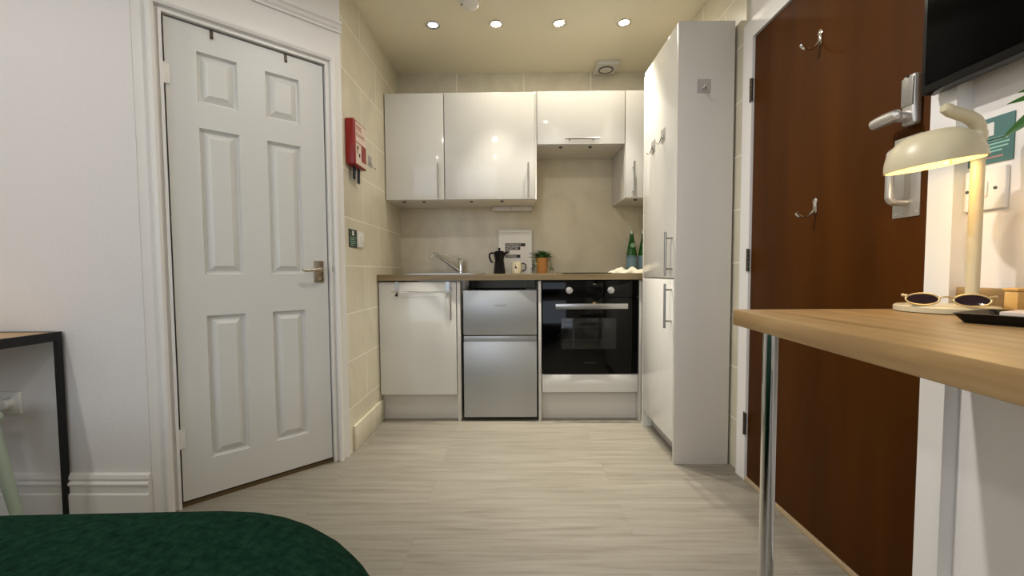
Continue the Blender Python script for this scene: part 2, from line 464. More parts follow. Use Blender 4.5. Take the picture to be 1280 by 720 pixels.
# pull handle
b = MB(); b.box(1.034, 1.037, 1.063, 1.139, 1.089, 1.30, .001)
for y in (1.073, 1.129):
    for z in (1.099, 1.29): b.tube([(1.035, y, z), (1.0325, y, z)], .004, 8)
pl = b.build('pull_plate', ALU, d2)
b = MB()
pts = [(1.035, 1.101, 1.262)]+arc((1.005, 1.101, 1.247), .0150, pi/2, pi, 6)+arc((1.005, 1.101, 1.143), .0150, pi, 1.5*pi, 6)+[(1.035, 1.101, 1.128)]
b.tube(pts, .0095, 14); b.build('pull_handle', ALU, pl)

# ------------------------------------------------------------------ ceiling fittings
dl = thing('downlight', 'cool bluish recessed ceiling spotlight, first of the row from the left tiled wall', 'ceiling light', (-.488, 2.505, CZ), 'kitchen ceiling spotlights')
b = MB(); c = (-.488, 2.505, CZ)
b.lathe([(.030, 0), (.043, 0), (.043, -.003), (.040, -.006), (.032, -.005), (.029, -.001), (.029, .0)], c, 32); b.build('bezel', CHROME, dl)
b = MB(); b.lathe([(.0285, -.001), (.024, -.0025), (.001, -.003)], c, 24); lensC = b.build('lens', SPOTC, dl)
for x, lb in ((-.11, 'bright warm recessed ceiling spotlight, second from the left tiled wall'), (.266, 'bright warm recessed ceiling spotlight, second from the tall white cupboard'), (.652, 'bright warm recessed ceiling spotlight nearest the tall white cupboard')):
    r = dup(dl, (x, 2.505, CZ), 0, lb)
    ln = [ch for ch in r.children if ch.name.startswith('lens')][0]
    if x == -.11:
        wm = ln.data.copy(); wm.materials.clear(); wm.materials.append(SPOTW)
    ln.data = wm
sd = thing('smoke_detector', 'round white smoke detector on the ceiling', 'smoke detector', (-.246, 2.29, CZ))
b = MB(); b.lathe([(.055, 0), (.055, -.012), (.050, -.026), (.036, -.036), (.001, -.038)], (-.246, 2.29, CZ), 36); b.build('body', WPLAST, sd)
b = MB(); b.lathe([(.006, -.024), (.006, -.034), (.001, -.034)], (-.284, 2.275, CZ), 12); b.build('test_button', GREYP, sd)
vf = thing('extractor_vent', 'square cream extractor vent on the ceiling above the wall cupboards', 'vent', (.655, 3.0, CZ))
b = MB(); b.box(.575, .735, 2.93, 3.09, CZ-.030, CZ, .006); b.build('housing', CARC, vf)
b = MB(); b.lathe([(.052, -.030), (.052, -.036), (.044, -.036), (.044, -.0305)], (.655, 3.01, CZ), 32, cap0=False, cap1=False); b.build('ring', GREYP, vf)
b = MB(); b.lathe([(.043, -.029), (.043, -.034), (.03, -.040), (.001, -.041)], (.655, 3.01, CZ), 28); b.build('valve_disc', CARC, vf)
BEDS = ((-2.0, .5), (-.15, 1.2), (-2.0, -.8), (-.15, -.8), (-.62, 1.2))
for p, lb in zip(BEDS, ('warm recessed ceiling spotlight above the black-framed desk', 'warm recessed ceiling spotlight between the bed and the brown door', 'warm recessed ceiling spotlight over the far side of the bed', 'warm recessed ceiling spotlight over the near side of the bed', 'warm recessed ceiling spotlight tipped towards the brown door')):
    r = dup(dl, (p[0], p[1], CZ), 0, lb)
    r['group'] = 'bedroom ceiling spotlights'
    ln = [ch for ch in r.children if ch.name.startswith('lens')][0]; ln.data = wm

# ------------------------------------------------------------------ kitchen
YF = 2.565
def bar_handle_v(b, x, yb, z0, z1, r=.006, stand=.032):
    y = yb-stand
    b.tube([(x, y, z0), (x, y, z1)], r, 12)
    for z in (z0+.035, z1-.035): b.tube([(x, yb, z), (x, y, z)], r*.8, 8)
def bar_handle_h(b, x0, x1, yb, z, r=.006, stand=.032):
    y = yb-stand
    b.tube([(x0, y, z), (x1, y, z)], r, 12)
    for x in (x0+.035, x1-.035): b.tube([(x, yb, z), (x, y, z)], r*.8, 8)
def carcass(b, x0, x1, y0, y1, z0, z1, t=.018):
    b.box(x0, x0+t, y0, y1, z0, z1); b.box(x1-t, x1, y0, y1, z0, z1)
    b.box(x0+t, x1-t, y0, y1, z0, z0+t); b.box(x0+t, x1-t, y0, y1, z1-t, z1); b.box(x0+t, x1-t, y1-.008, y1, z0+t, z1-t)

# sink base unit
su = thing('base_cabinet', 'white gloss base cabinet under the sink with a towel rail over its door', 'cabinet', (-.62, 2.85, 0))
b = MB(); b.box(-.868, -.850, 2.588, 3.09, .17, .893); b.box(-.850, -.376, 2.588, 3.09, .17, .188); b.box(-.850, -.376, 3.08, 3.09, .188, .893); b.build('body', CARC, su)
b = MB(); b.box(-.374, -.352, YF, 3.09, 0, .894, .001); b.build('end_panel', CARC, su)
b = MB(); b.box(-.866, -.378, YF, 2.584, .172, .890, .0015); dr = b.build('door', GLOSS, su)
b = MB(); bar_handle_v(b, -.409, YF, .653, .885); b.build('handle', STEEL, dr)
b = MB(); b.box(-.868, -.376, 2.615, 2.632, 0, .163); b.build('plinth', CARC, su)
tr = thing('towel_rail', 'slim metal towel rail hooked over the sink cabinet door', 'towel rail', (-.58, 2.55, .83))
b = MB(); b.tube([(-.778, 2.535, .829), (-.398, 2.535, .829)], .005, 10); b.build('rail', CHROME, tr)
for x in (-.752, -.430):
    b = MB(); b.box(x-.012, x+.012, 2.561, 2.5635, .822, .8925); b.box(x-.012, x+.012, 2.561, 2.586, .8905, .893)
    b.tube([(x, 2.562, .832), (x, 2.545, .829), (x, 2.535, .829)], .006, 8); b.build('bracket', STEEL, tr)
b = MB(); b.tube([(-.745, 2.540, .818), (-.745, 2.530, .808)], [.006, .009], 12); b.build('end_stop', BLACK, tr)

# oven housing
oh = thing('oven_housing', 'white cabinet housing the black built-in oven', 'cabinet', (.47, 2.85, 0))
b = MB(); b.box(.141, .159, YF, 3.09, 0, .894, .001); b.build('side_panel', CARC, oh)
b = MB(); b.box(.774, .791, YF, 3.09, 0, .894, .001); b.build('side_panel', CARC, oh)
b = MB(); b.box(.160, .773, 2.588, 3.09, .28, .297); b.build('oven_shelf', CARC, oh)
b = MB(); b.box(.164, .770, YF, 2.584, .184, .299, .0015); b.build('filler_panel', GLOSS, oh)
b = MB(); b.box(.161, .772, 2.615, 2.632, 0, .168); b.build('plinth', CARC, oh)
ov = thing('oven', 'black glass built-in oven with a long steel door handle', 'oven', (.466, 2.8, .30))
b = MB(); b.box(.172, .762, 2.586, 3.05, .302, .880); b.build('body', BLACK, ov)
b = MB(); b.box(.166, .767, 2.558, 2.583, .790, .896, .002); cp = b.build('control_panel', BGLASS, ov)
for x in (.334, .594):
    b = MB(); b.lathe([(.021, 2.558), (.021, 2.552), (.016, 2.550), (.016, 2.535), (.001, 2.534)], (x, 0, .833), 20, 'Y')
    b.box(x-.004, x+.004, 2.528, 2.536, .815, .851, .001); b.build('knob', ALU, cp)
b = MB(); b.box(.166, .767, 2.558, 2.583, .304, .785, .002); od = b.build('door', BGLASS, ov)
b = MB(); b.box(.284, .629, 2.5565, 2.5585, .462, .658, .0005); ow = b.build('window', OWIN, od)
b = MB()
for z in (.52, .60, .63): b.box(.30, .61, 2.5555, 2.5568, z, z+.003)
b.box(.355, .366, 2.5553, 2.5565, .47, .65); b.build('rack_lines', mat('oven_rack_grey', (44, 43, 42), .3), ow)
b = MB(); b.box(.244, .693, 2.520, 2.534, .718, .751, .003)
for x in (.27, .667): b.box(x-.012, x+.012, 2.533, 2.559, .726, .743)
b.build('handle', STEEL, od)
text('logo', 'COOKOLOGY', .0115, GREYP, od, (.466, 2.5575, .371), (pi/2, 0, 0), align='CENTER')

# fridge
fr = thing('fridge', 'silver under-counter fridge freezer between the cabinet and the oven', 'fridge', (-.10, 2.85, 0))
b = MB(); b.box(-.332, .128, 2.612, 3.06, .03, .832, .004); b.build('body', FRIDGES, fr)
b = MB(); b.box(-.334, .130, 2.56, 2.606, .553, .836, .004); f1 = b.build('freezer_door', FRIDGE, fr)
b = MB(); b.box(-.334, .130, 2.56, 2.606, .026, .512, .004); b.box(-.334, .130, 2.574, 2.606, .508, .546, .003); f2 = b.build('fridge_door', FRIDGE, fr)
b = MB(); b.box(.06, .128, 2.575, 2.61, .8365, .845, .002); b.build('hinge_cover', GREYP, fr)
text('logo', 'COOKOLOGY', .0125, GREYP, f1, (-.098, 2.5598, .736), (pi/2, 0, 0), align='CENTER')
b = MB(); b.box(-.094, -.084, 2.5593, 2.5602, .335, .352); b.build('sticker', mat('faint_sticker', (186, 180, 164), .4), f2)
for x in (-.31, .105):
    b = MB(); b.lathe([(.014, 0), (.014, .028), (.008, .030)], (x, 2.64, 0), 14); b.build('foot', BLACK, fr)

# worktop with its sink opening
wt = thing('worktop', 'brown wood-effect worktop along the kitchen back wall', 'worktop', (.1, 2.8, .9))
b = MB(); z0, z1 = .8995, .937
b.box(XL+.002, -.70, 2.545, 3.106, z0, z1); b.box(-.27, 1.048, 2.545, 3.106, z0, z1); b.box(-.70, -.27, 2.545, 2.63, z0, z1); b.box(-.70, -.27, 3.0, 3.106, z0, z1)
b.build('slab', WALNUT, wt)
sk = thing('sink', 'stainless steel inset sink below the mixer tap', 'sink', (-.485, 2.8, .94))
b = MB()
def rr(x0, x1, y0, y1, r, z, n=5):
    out = []
    for cx_, cy_, a0 in ((x1-r, y1-r, 0), (x0+r, y1-r, pi/2), (x0+r, y0+r, pi), (x1-r, y0+r, 1.5*pi)):
        for k in range(n+1):
            a = a0+k*pi/2/n; out.append((cx_+r*cos(a), cy_+r*sin(a), z))
    return out
b.rings([rr(-.74, -.23, 2.585, 3.06, .04, .9375), rr(-.74, -.23, 2.585, 3.06, .04, .943), rr(-.735, -.235, 2.59, 3.055, .04, .945), rr(-.68, -.29, 2.65, 2.97, .05, .944), rr(-.67, -.30, 2.66, 2.96, .05, .80), rr(-.62, -.35, 2.70, 2.92, .05, .79)], cap0=False)
b.build('bowl', STEEL, sk)
b = MB(); b.lathe([(.035, .7905), (.035, .793), (.02, .794), (.001, .792)], (-.485, 2.81, 0), 20); b.build('plughole', CHROME, sk)
hb = thing('hob', 'thin black ceramic hob set in the worktop above the oven', 'hob', (.47, 2.83, .937))
b = MB(); b.box(.30, .68, 2.60, 3.07, .9372, .943, .002); b.build('glass', BGLASS, hb)
for y in (2.72, 2.95):
    b = MB(); b.lathe([(.075, .9431), (.075, .9436), (.070, .9436), (.070, .9431)], (.49, y, 0), 36, cap0=False, cap1=False); b.build('cooking_zone', GREYP, hb)

# mixer tap
tp = thing('mixer_tap', 'chrome mixer tap with a straight angled spout behind the sink', 'tap', (-.405, 3.015, .945))
b = MB(); b.lathe([(.028, .9455), (.028, .953), (.023, .957), (.023, 1.030), (.020, 1.040), (.001, 1.042)], (-.405, 3.015, 0), 24); b.build('body', CHROME, tp)
b = MB(); b.tube([(-.420, 3.01, .962), (-.45, 3.0, .985), (-.53, 2.985, 1.045), (-.575, 2.975, 1.077), (-.595, 2.97, 1.085), (-.606, 2.967, 1.080), (-.609, 2.966, 1.066)], [.015, .014, .012, .011, .011, .011, .011], 14); b.build('spout', CHROME, tp)
b = MB(); b.tube([(-.405, 3.012, 1.040), (-.44, 2.995, 1.056), (-.49, 2.97, 1.075), (-.515, 2.955, 1.080)], [.012, .010, .008, .007], 12, flat=.6); b.build('lever', CHROME, tp)

# splashback
b = MB(); b.box(XL, .146, 3.107, YB, .938, 1.44); b.box(.146, .727, 3.107, YB, .938, 1.80); b.box(.727, 1.05, 3.107, YB, .938, 1.44); struct(b.build('trim_6', STONE))

# wall units
YU = 2.75
def unit(lb, x0, x1, z0, z1, hx=None, hor=None, dx0=None, dx1=None):
    t = thing('wall_cabinet', lb, 'cabinet', ((x0+x1)/2, 2.93, z0), None)
    b = MB(); carcass(b, x0, x1, 2.772, 3.104, z0, z1); b.build('body', CARC, t)
    b = MB(); b.box((dx0 or x0+.002), (dx1 or x1-.002), YU, 2.770, z0+.003, z1-.001, .0015); d = b.build('door', GLOSS, t)
    b = MB()
    if hx is not None: bar_handle_v(b, hx, YU, z0+.008, z0+.236)
    if hor: bar_handle_h(b, hor[0], hor[1], YU, z0+.030)
    b.build('handle', STEEL, d)
    for x in (x0+(x1-x0)*.28, x0+(x1-x0)*.62):
        b = MB(); b.lathe([(.012, z0), (.012, z0-.006), (.009, z0-.008)], (x, 2.80, 0), 14); b.build('underside_cap', GREYP, t)
    return t
unit('white gloss wall cabinet in the corner by the left tiled wall', -.868, -.474, 1.434, 2.136, -.511)
u2 = unit('widest white gloss wall cabinet, next to the corner one', -.472, .142, 1.434, 2.138, .085, None, None, .1305)
unit('short white wall cabinet with a horizontal handle above the hob', .144, .727, 1.792, 2.141, None, (.325, .553))
unit('narrow white wall cabinet beside the tall cupboard', .729, 1.03, 1.437, 2.141, .782)
b = MB(); b.box(.1325, .142, YU+.001, 2.7705, 1.434, 2.138); b.build('end_strip', GLOSS, u2)
ul = thing('under_cabinet_light', 'slim cream light bar fixed beneath the widest wall cabinet', 'light', (-.0, 2.95, 1.43))
b = MB(); b.box(-.17, .125, 3.03, 3.09, 1.402, 1.433, .004); b.build('housing', CARC, ul)
b = MB(); b.box(-.03, -.028, 3.0295, 3.03, 1.404, 1.431); b.build('switch_seam', GREYP, ul)

# tall cupboard
tc = thing('tall_cupboard', 'tall white gloss cupboard with two stacked doors beside the brown door', 'cupboard', (.9, 2.22, 0))
b = MB(); carcass(b, .790, 1.035, 1.995, 2.475, .10, 2.118); b.build('body', CARC, tc)
b = MB(); b.box(.770, 1.035, 1.975, 1.994, 0, 2.120, .001); b.build('end_panel', CARC, tc)
b = MB(); b.box(.770, .789, 1.996, 2.474, .915, 2.118, .0015); tdu = b.build('door', GLOSS, tc)
b = MB(); b.box(.770, .789, 1.996, 2.474, .102, .909, .0015); tdl = b.build('door', GLOSS, tc)
def hv_x(b, xb, y, z0, z1):
    x = xb-.035
    b.tube([(x, y, z0), (x, y, z1)], .006, 12)
    for z in (z0+.035, z1-.03): b.tube([(xb, y, z), (x, y, z)], .0048, 8)
b = MB(); hv_x(b, .770, 2.02, .926, 1.142); b.build('handle', STEEL, tdu)
b = MB(); hv_x(b, .770, 2.02, .668, .888); b.build('handle', STEEL, tdl)
b = MB(); b.box(.835, .852, 1.995, 2.50, 0, .097); b.build('plinth', CARC, tc)
b = MB(); b.box(.772, .83, 2.476, 2.494, 0, 2.10); b.build('filler_post', GLOSS, tc)
b = MB(); b.box(.828, .846, 2.5, 2.543, .0, .89); b.build('filler_return', CARC, tc)

# ------------------------------------------------------------------ adhesive hooks
def adhesive_hook(pm):
    t = thing('adhesive_hook', 'small clear adhesive hook stuck near the top of the tall cupboard end panel', 'hook', (.892, 1.975, 1.82), 'small adhesive hooks')
    b = MB(); b.box(.860, .924, 1.9735, 1.975, 1.788, 1.853, .0008, 1); b.build('plate', pm, t)
    b = MB(); b.box(.880, .904, 1.969, 1.9735, 1.806, 1.826, .002)
    b.tube([(.892, 1.970, 1.815), (.892, 1.962, 1.800), (.892, 1.955, 1.780), (.892, 1.946, 1.775), (.892, 1.940, 1.783)], .0028, 8)
    b.build('hook', CHROME, t)
    return t
ah = adhesive_hook(mat('clear_plastic_plate', (176, 170, 166), .2))
dup(ah, (.770, 2.315, 1.645), -pi/2, 'small chrome adhesive hook on the tall cupboard door, closer to the wall cabinets')
dup(ah, (.770, 2.165, 1.655), -pi/2, 'small chrome adhesive hook on the tall cupboard door, closer to the end panel')
dup(ah, (XL, 2.47, 1.615), pi/2, 'small chrome adhesive hook on the tiled wall beside the red fire blanket box')

# coat hooks on the brown door
ch_ = thing('coat_hook', 'chrome coat hook high up on the brown door', 'hook', (XD, 1.428, 1.73), 'coat hooks on the brown door')
b = MB(); b.lathe([(.011, XD), (.011, XD-.004), (.001, XD-.005)], (0, 1.428, 1.752), 16, 'X'); b.box(XD-.005, XD, 1.420, 1.436, 1.712, 1.752, .002); b.build('plate', CHROME, ch_)
b = MB(); b.tube([(XD-.004, 1.428, 1.722), (XD-.014, 1.428, 1.712), (XD-.026, 1.428, 1.701), (XD-.042, 1.428, 1.697), (XD-.056, 1.428, 1.702), (XD-.064, 1.428, 1.709), (XD-.068, 1.428, 1.714)], [.006, .005, .0045, .0045, .005, .006, .005], 10); b.build('hook', CHROME, ch_)
dup(ch_, (XD, 1.430, 1.165), 0, 'chrome coat hook halfway up the brown door')

# ------------------------------------------------------------------ left tiled wall fittings
fb = thing('fire_blanket_box', 'red fire blanket box with two dark pull tabs on the tiled wall', 'fire blanket', (XL, 2.2, 1.6))
b = MB(); b.box(XL, -.825, 2.115, 2.285, 1.512, 1.745, .006, 3); bx = b.build('case', RED, fb)
b = MB(); b.box(-.8255, -.8243, 2.137, 2.277, 1.520, 1.736); lbp = b.build('label', LABELP, bx)
def FT(s_, sz, z, y=2.145, m=INK): text('lettering', s_, sz, m, lbp, (-.8241, y, z), (pi/2, 0, pi/2))
FT('FIRE', .040, 1.695, m=mat('red_ink', (170, 60, 50), .6)); FT('BLANKET', .027, 1.665, m=mat('red_ink_dark', (150, 50, 45), .6)); 
b = MB(); b.box(-.8244, -.8239, 2.137, 2.277, 1.628, 1.634); b.box(-.8244, -.8239, 2.209, 2.277, 1.545, 1.628); b.build('red_band', RED, lbp)
b = MB(); b.tube([(-.8240, 2.150, 1.605), (-.8240, 2.158, 1.612), (-.8240, 2.168, 1.600)], .003, 8); b.box(-.8244, -.8238, 2.176, 2.192, 1.560, 1.580); b.box(-.8244, -.8238, 2.150, 2.157, 1.575, 1.605); b.build('pictogram', INK, lbp)
for y, dz in ((2.175, 0), (2.235, -.012)):
    b = MB(); b.rings([[(-.852, y+k[0]-.016, k[1]), (-.852, y+k[0]+.016, k[1]), (-.849, y+k[0]+.016, k[1]), (-.849, y+k[0]-.016, k[1])] for k in ((0, 1.512), (-.002, 1.48), (-.006, 1.445+dz))]); b.build('pull_tab', NAVY, fb)
sg = thing('wall_sign', 'small dark green notice on the tiled wall beside the light switch', 'sign', (XL, 2.18, 1.13))
b = MB(); b.box(XL, XL+.003, 2.132, 2.234, 1.086, 1.182); cd = b.build('card', TEALD, sg)
b = MB(); b.box(XL+.003, XL+.0036, 2.172, 2.194, 1.150, 1.174); b.build('icon', PAPER, cd)
b = MB()
for k, (a_, c_) in enumerate(((2.145, 2.222), (2.148, 2.20), (2.145, 2.215), (2.15, 2.21), (2.146, 2.19))): b.box(XL+.003, XL+.0036, a_, c_, 1.137-k*.010, 1.140-k*.010)
b.build('print', MINTINK, cd)
ls = thing('light_switch', 'white light switch on the left tiled wall', 'light switch', (XL, 2.28, 1.13))
b = MB(); b.box(XL, XL+.009, 2.240, 2.326, 1.092, 1.178, .003); b.build('plate', WPLAST, ls)
b = MB(); b.box(XL+.009, XL+.013, 2.268, 2.298, 1.116, 1.154, .002); b.build('rocker', WPLAST, ls)

# ------------------------------------------------------------------ things on the worktop
ZT = .9375
pf = thing('framed_print', 'white framed typographic print leaning on the splashback', 'picture', (0, 3.07, ZT))
lean = lambda p: Vector((p.x, p.y+(p.z-ZT)*.10, p.z))
def leanbox(x0, x1, y0, y1, z0, z1, bev=0):
    b = MB(); b.T = lean; b.box(x0, x1, y0, y1, z0, z1, bev); return b
b = MB(); b.T = lean
for q in ((-.127, -.112, 3.048, 3.064, ZT, 1.264), (.105, .120, 3.048, 3.064, ZT, 1.264), (-.112, .105, 3.048, 3.064, ZT, ZT+.015), (-.112, .105, 3.048, 3.064, 1.249, 1.264)): b.box(*q)
b.build('frame', WPLAST, pf)
pp = leanbox(-.112, .105, 3.055, 3.058, ZT+.015, 1.249).build('print', PAPER, pf)
for s_, x0, zz, w_ in (('SHAMELESSLY', -.076, 1.142, .148), ('ADDICTED', -.076, 1.115, .110), ('TO', -.076, 1.088, .028), ('CAFFEINE', -.076, 1.056, .110)):
    leanbox(x0-.004, x0+w_, 3.0537, 3.0552, zz, zz+.0235).build('label_strip', INK, pp)
    o = text('lettering', s_, .0215, PAPER, pp, lean(Vector((x0, 3.0533, zz+.0045))), (pi/2-.1, 0, 0)); o.scale = (w_/(len(s_)*.0155) if len(s_) > 2 else .8, 1, 1)

mk = thing('moka_pot', 'black stovetop moka coffee pot in front of the framed print', 'coffee pot', (-.117, 2.9, .945))
c = (-.117, 2.9, 0)
def octo(prof): 
    b = MB(); b.lathe(prof, c, 8); return b
octo([(.041, ZT), (.042, ZT+.003), (.036, 1.005), (.034, 1.018)]).build('boiler', MOKA, mk, angle=20)
octo([(.0345, 1.018), (.0365, 1.024), (.031, 1.027), (.042, 1.083), (.043, 1.088), (.030, 1.098), (.010, 1.103)]).build('jug', MOKA, mk, angle=20)
b = MB(); b.lathe([(.006, 1.100), (.005, 1.106), (.009, 1.113), (.008, 1.121), (.001, 1.123)], c, 16); b.build('lid_knob', MOKA, mk)
b = MB(); b.rings([[(-.085, 2.9-.016, 1.060), (-.085, 2.9+.016, 1.060), (-.077, 2.9+.018, 1.088), (-.077, 2.9-.018, 1.088)], [(-.056, 2.899, 1.086), (-.056, 2.901, 1.086), (-.048, 2.903, 1.097), (-.048, 2.897, 1.097)]]); b.build('spout', MOKA, mk)
b = MB(); b.tube([(-.150, 2.9, 1.083), (-.172, 2.9, 1.086), (-.186, 2.9, 1.076), (-.187, 2.9, 1.060), (-.178, 2.9, 1.030), (-.163, 2.9, 1.015)], [.005, .007, .007, .007, .007, .005], 10); b.build('handle', MOKA, mk)

mg = thing('mug', 'cream mug with a small black mark and dark handle', 'mug', (.003, 2.95, ZT))
b = MB(); c = (.003, 2.95, 0)
b.lathe([(.032, ZT), (.0365, ZT+.004), (.038, 1.020), (.0375, 1.023), (.035, 1.022), (.034, ZT+.010), (.001, ZT+.008)], c, 32); bd = b.build('body', MUGC, mg)
b = MB(); b.tube([(.038, 2.95, 1.010), (.058, 2.95, 1.012), (.070, 2.95, 1.002), (.073, 2.95, .985), (.068, 2.95, .966), (.054, 2.95, .957), (.038, 2.95, .960)], .0045, 10); b.build('handle', BLACK, mg)
b = MB(); 
for a_, z, r_ in ((-.12, .985, .006), (-.05, .980, .006), (-.15, 1.004, .0025), (-.14, .997, .0025)):
    b.lathe([(r_, -.0386), (r_*.8, -.0400), (.0005, -.0402)], (c[0]+.038*sin(a_), 2.95, z), 10, 'Y')
b.build('mark', INK, bd)

def leaf_blade(b, base, tip, w, droop=.0, up=Vector((0, 0, 1)), n=5, fold=.25):
    base, tip = Vector(base), Vector(tip); d = tip-base; side = d.cross(up)
    if side.length < 1e-5: side = Vector((1, 0, 0))
    side.normalize(); nn = side.cross(d).normalized()
    L = []; Mi = []; R = []
    for i in range(n+1):
        t = i/n; p = base+d*t+Vector((0, 0, droop*(4*t*(1-t)))); ww = w*sin(pi*min(1, .12+.88*t))**.8*(1 if i < n else .0)
        L.append(p+side*ww+nn*ww*fold); Mi.append(p); R.append(p-side*ww+nn*ww*fold)
    vl = [b.v(p) for p in L]; vm = [b.v(p) for p in Mi]; vr = [b.v(p) for p in R]
    for i in range(n):
        b.bm.faces.new((vl[i], vm[i], vm[i+1], vl[i+1])); b.bm.faces.new((vm[i], vr[i], vr[i+1], vm[i+1]))

pt = thing('potted_herb', 'small green trailing plant in a terracotta pot on the worktop', 'plant', (.19, 2.98, ZT))
c = (.19, 2.98, 0)
b = MB(); b.lathe([(.034, ZT), (.036, ZT+.003), (.046, 1.046), (.0475, 1.050), (.045, 1.052), (.043, 1.040), (.001, 1.038)], c, 32); pot = b.build('pot', TERRA, pt)
b = MB(); b.lathe([(.0425, 1.039), (.03, 1.045), (.001, 1.046)], c, 20); b.build('soil', SOIL, pt)
b = MB()
for i in range(190):
    a = random.uniform(0, 2*pi); r0 = random.uniform(0, .035); r1 = r0+random.uniform(.015, .085)
    z1_ = 1.045+random.uniform(.0, .075)*(1-.35*r1/.1)
    leaf_blade(b, (c[0]+r0*cos(a), c[1]+r0*sin(a), 1.042+random.uniform(0, .03)), (c[0]+r1*cos(a), c[1]+r1*sin(a)*.8, z1_), random.uniform(.004, .008), .006)
for i in range(46):   # trailing side
    a = random.choice([random.uniform(2.7, 3.9), random.uniform(2.9, 3.6), random.uniform(-.3, .3)]); t = random.random()
    lx = c[0]+(.050+.018*t)*cos(a); ly = c[1]+.05*sin(a)-.01
    z = 1.055-t*.095
    leaf_blade(b, (lx, ly, z), (lx+random.uniform(-.02, .016)*(1 if a > 1 else -1), ly+random.uniform(-.015, .015), z-random.uniform(.0, .014)), random.uniform(.004, .007), .004)
for sx in (-1, 1):
    b.tube([(c[0]+sx*.03, 2.97, 1.05), (c[0]+sx*.056, 2.96, 1.062), (c[0]+sx*.064, 2.955, 1.03), (c[0]+sx*.068, 2.955, .975)], .0012, 6)
fo = b.build('foliage', LEAF, pt)
def bottle(lb, x, y):
    t = thing('water_bottle', lb, 'bottle', (x, y, ZT), 'green glass water bottles')
    b = MB(); b.lathe([(.034, ZT), (.0375, ZT+.006), (.0375, 1.055), (.036, 1.075), (.028, 1.125), (.020, 1.165), (.0145, 1.195), (.0135, 1.215), (.0145, 1.219), (.0145, 1.226), (.001, 1.226)], (x, y, 0), 28); g = b.build('glass', BOTTLE, t)
    b = MB(); b.lathe([(.0155, 1.218), (.0158, 1.238), (.012, 1.241), (.001, 1.241)], (x, y, 0), 20); b.build('cap', CAPS, t)
    b = MB(); b.lathe([(.0380, .968), (.0382, .970), (.0382, 1.060), (.0380, 1.062)], (x, y, 0), 28, cap0=False, cap1=False); lb_ = b.build('label', BLUEL, g)
    b = MB(); b.lathe([(.0385, 1.050), (.0386, 1.056)], (x, y, 0), 28, cap0=False, cap1=False); b.build('label_band', mat('band_dark', (60, 78, 92), .5), lb_)
    b = MB(); b.lathe([(.017, -.022), (.016, -.0335), (.001, -.0345)], (x, y, 1.135), 18, 'Y'); b.build('neck_label', mat('neck_pale', (140, 172, 140), .5), g)
    return t
b1 = bottle('green glass water bottle, the fully visible one by the splashback corner', .835, 2.96)
dup(b1, (.917, 2.95, ZT), 0, 'green glass water bottle half hidden behind the tall cupboard')
# crumpled tea towel
b = MB(); n1, n2 = 34, 16; g = []
for i in range(n1):
    row = []
    for j in range(n2):
        u, v = i/(n1-1), j/(n2-1)
        edge = min(1, min(u, 1-u)*7, min(v, 1-v)*5)
        z = ZT+.002+max(0, edge)*(.010+.017*abs(sin(u*9+v*3.1))*(.5+.5*sin(v*7+u*4+1))+.014*(1+sin(u*17-v*6))*.5)
        row.append(b.v((.605+.22*u+.008*sin(v*11), 2.57+.13*v+.010*sin(u*13), z)))
    g.append(row)
for i in range(n1-1):
    for j in range(n2-1): b.bm.faces.new((g[i][j], g[i+1][j], g[i+1][j+1], g[i][j+1]))
r = bmesh.ops.extrude_face_region(b.bm, geom=b.bm.faces[:])
for v_ in r['geom']:
    if isinstance(v_, bmesh.types.BMVert): v_.co.z = max(ZT+.0008, v_.co.z-.004)
tag(b.build('tea_towel', TOWELM, origin=(.71, 2.63, ZT), angle=80), 'crumpled white tea towel on the worktop end by the tall cupboard', 'towel')

# ------------------------------------------------------------------ right: desk and what stands on it
ZD = .857
ds = thing('wall_desk', 'oak-effect desk on a chrome leg along the right wall', 'desk', (.8, .4, 0))
b = MB(); b.prism([(.522, .985), (1.047, .977), (1.047, -.45), (.41, -.45)], ZD-.037, ZD, .003); b.build('top', OAK, ds)
for p in ((.562, .90), (.50, -.35)):
    b = MB(); b.lathe([(.0225, 0), (.0225, .006), (.015, .010), (.015, ZD-.042), (.026, ZD-.040), (.026, ZD-.0375)], (p[0], p[1], 0), 24); b.build('leg', CHROME, ds)
b = MB(); b.box(1.048, 1.0645, -.45, 1.0, ZD-.037, .908, .002); b.build('upstand', OAK, ds)

lp = thing('desk_lamp', 'cream metal desk lamp with a lit dome shade', 'lamp', (.938, .9, ZD))
b = MB(); b.lathe([(.079, ZD), (.083, ZD+.002), (.083, ZD+.012), (.080, ZD+.015), (.001, ZD+.0155)], (.938, .90, 0), 48); b.build('base', CREAM, lp)
PX, PY = .980, .885
b = MB(); b.tube([(PX, PY, ZD+.014), (PX, PY, 1.250)], .0110, 18); st = b.build('pole', CREAM, lp)
b = MB(); b.tube([(PX, PY, 1.222), (PX, PY, 1.240)], .0130, 18); b.build('collar', CREAM, st)
b = MB()
b.tube([(PX, PY, 1.238), (PX-.001, PY+.001, 1.250), (PX-.008, PY+.002, 1.263), (PX-.021, PY+.004, 1.273), (PX-.037, PY+.006, 1.279), (PX-.053, PY+.008, 1.286), (PX-.063, PY+.009, 1.293), (PX-.067, PY+.009, 1.300)], [.0115, .0125, .0130, .0125, .0120, .0118, .0110, .0060], 16)
b.build('arm', CREAM, lp)
SCN = Vector((.8795, .878, 1.170)); SR = .0785; Rt = Matrix.Rotation(radians(-7.5), 3, 'Y')
def SH(p): return SCN+Rt @ Vector(p)
def dome(r, h): return [(r, -.002)]+[(r*cos(a)**.72, h*sin(a)) for a in [i*pi/2/14 for i in range(14)]]+[(.001, h*1.002)]
b = MB(); b.T = SH; b.lathe(dome(SR, .070), (0, 0, 0), 48, cap0=False); sh = b.build('shade', CREAM, lp)
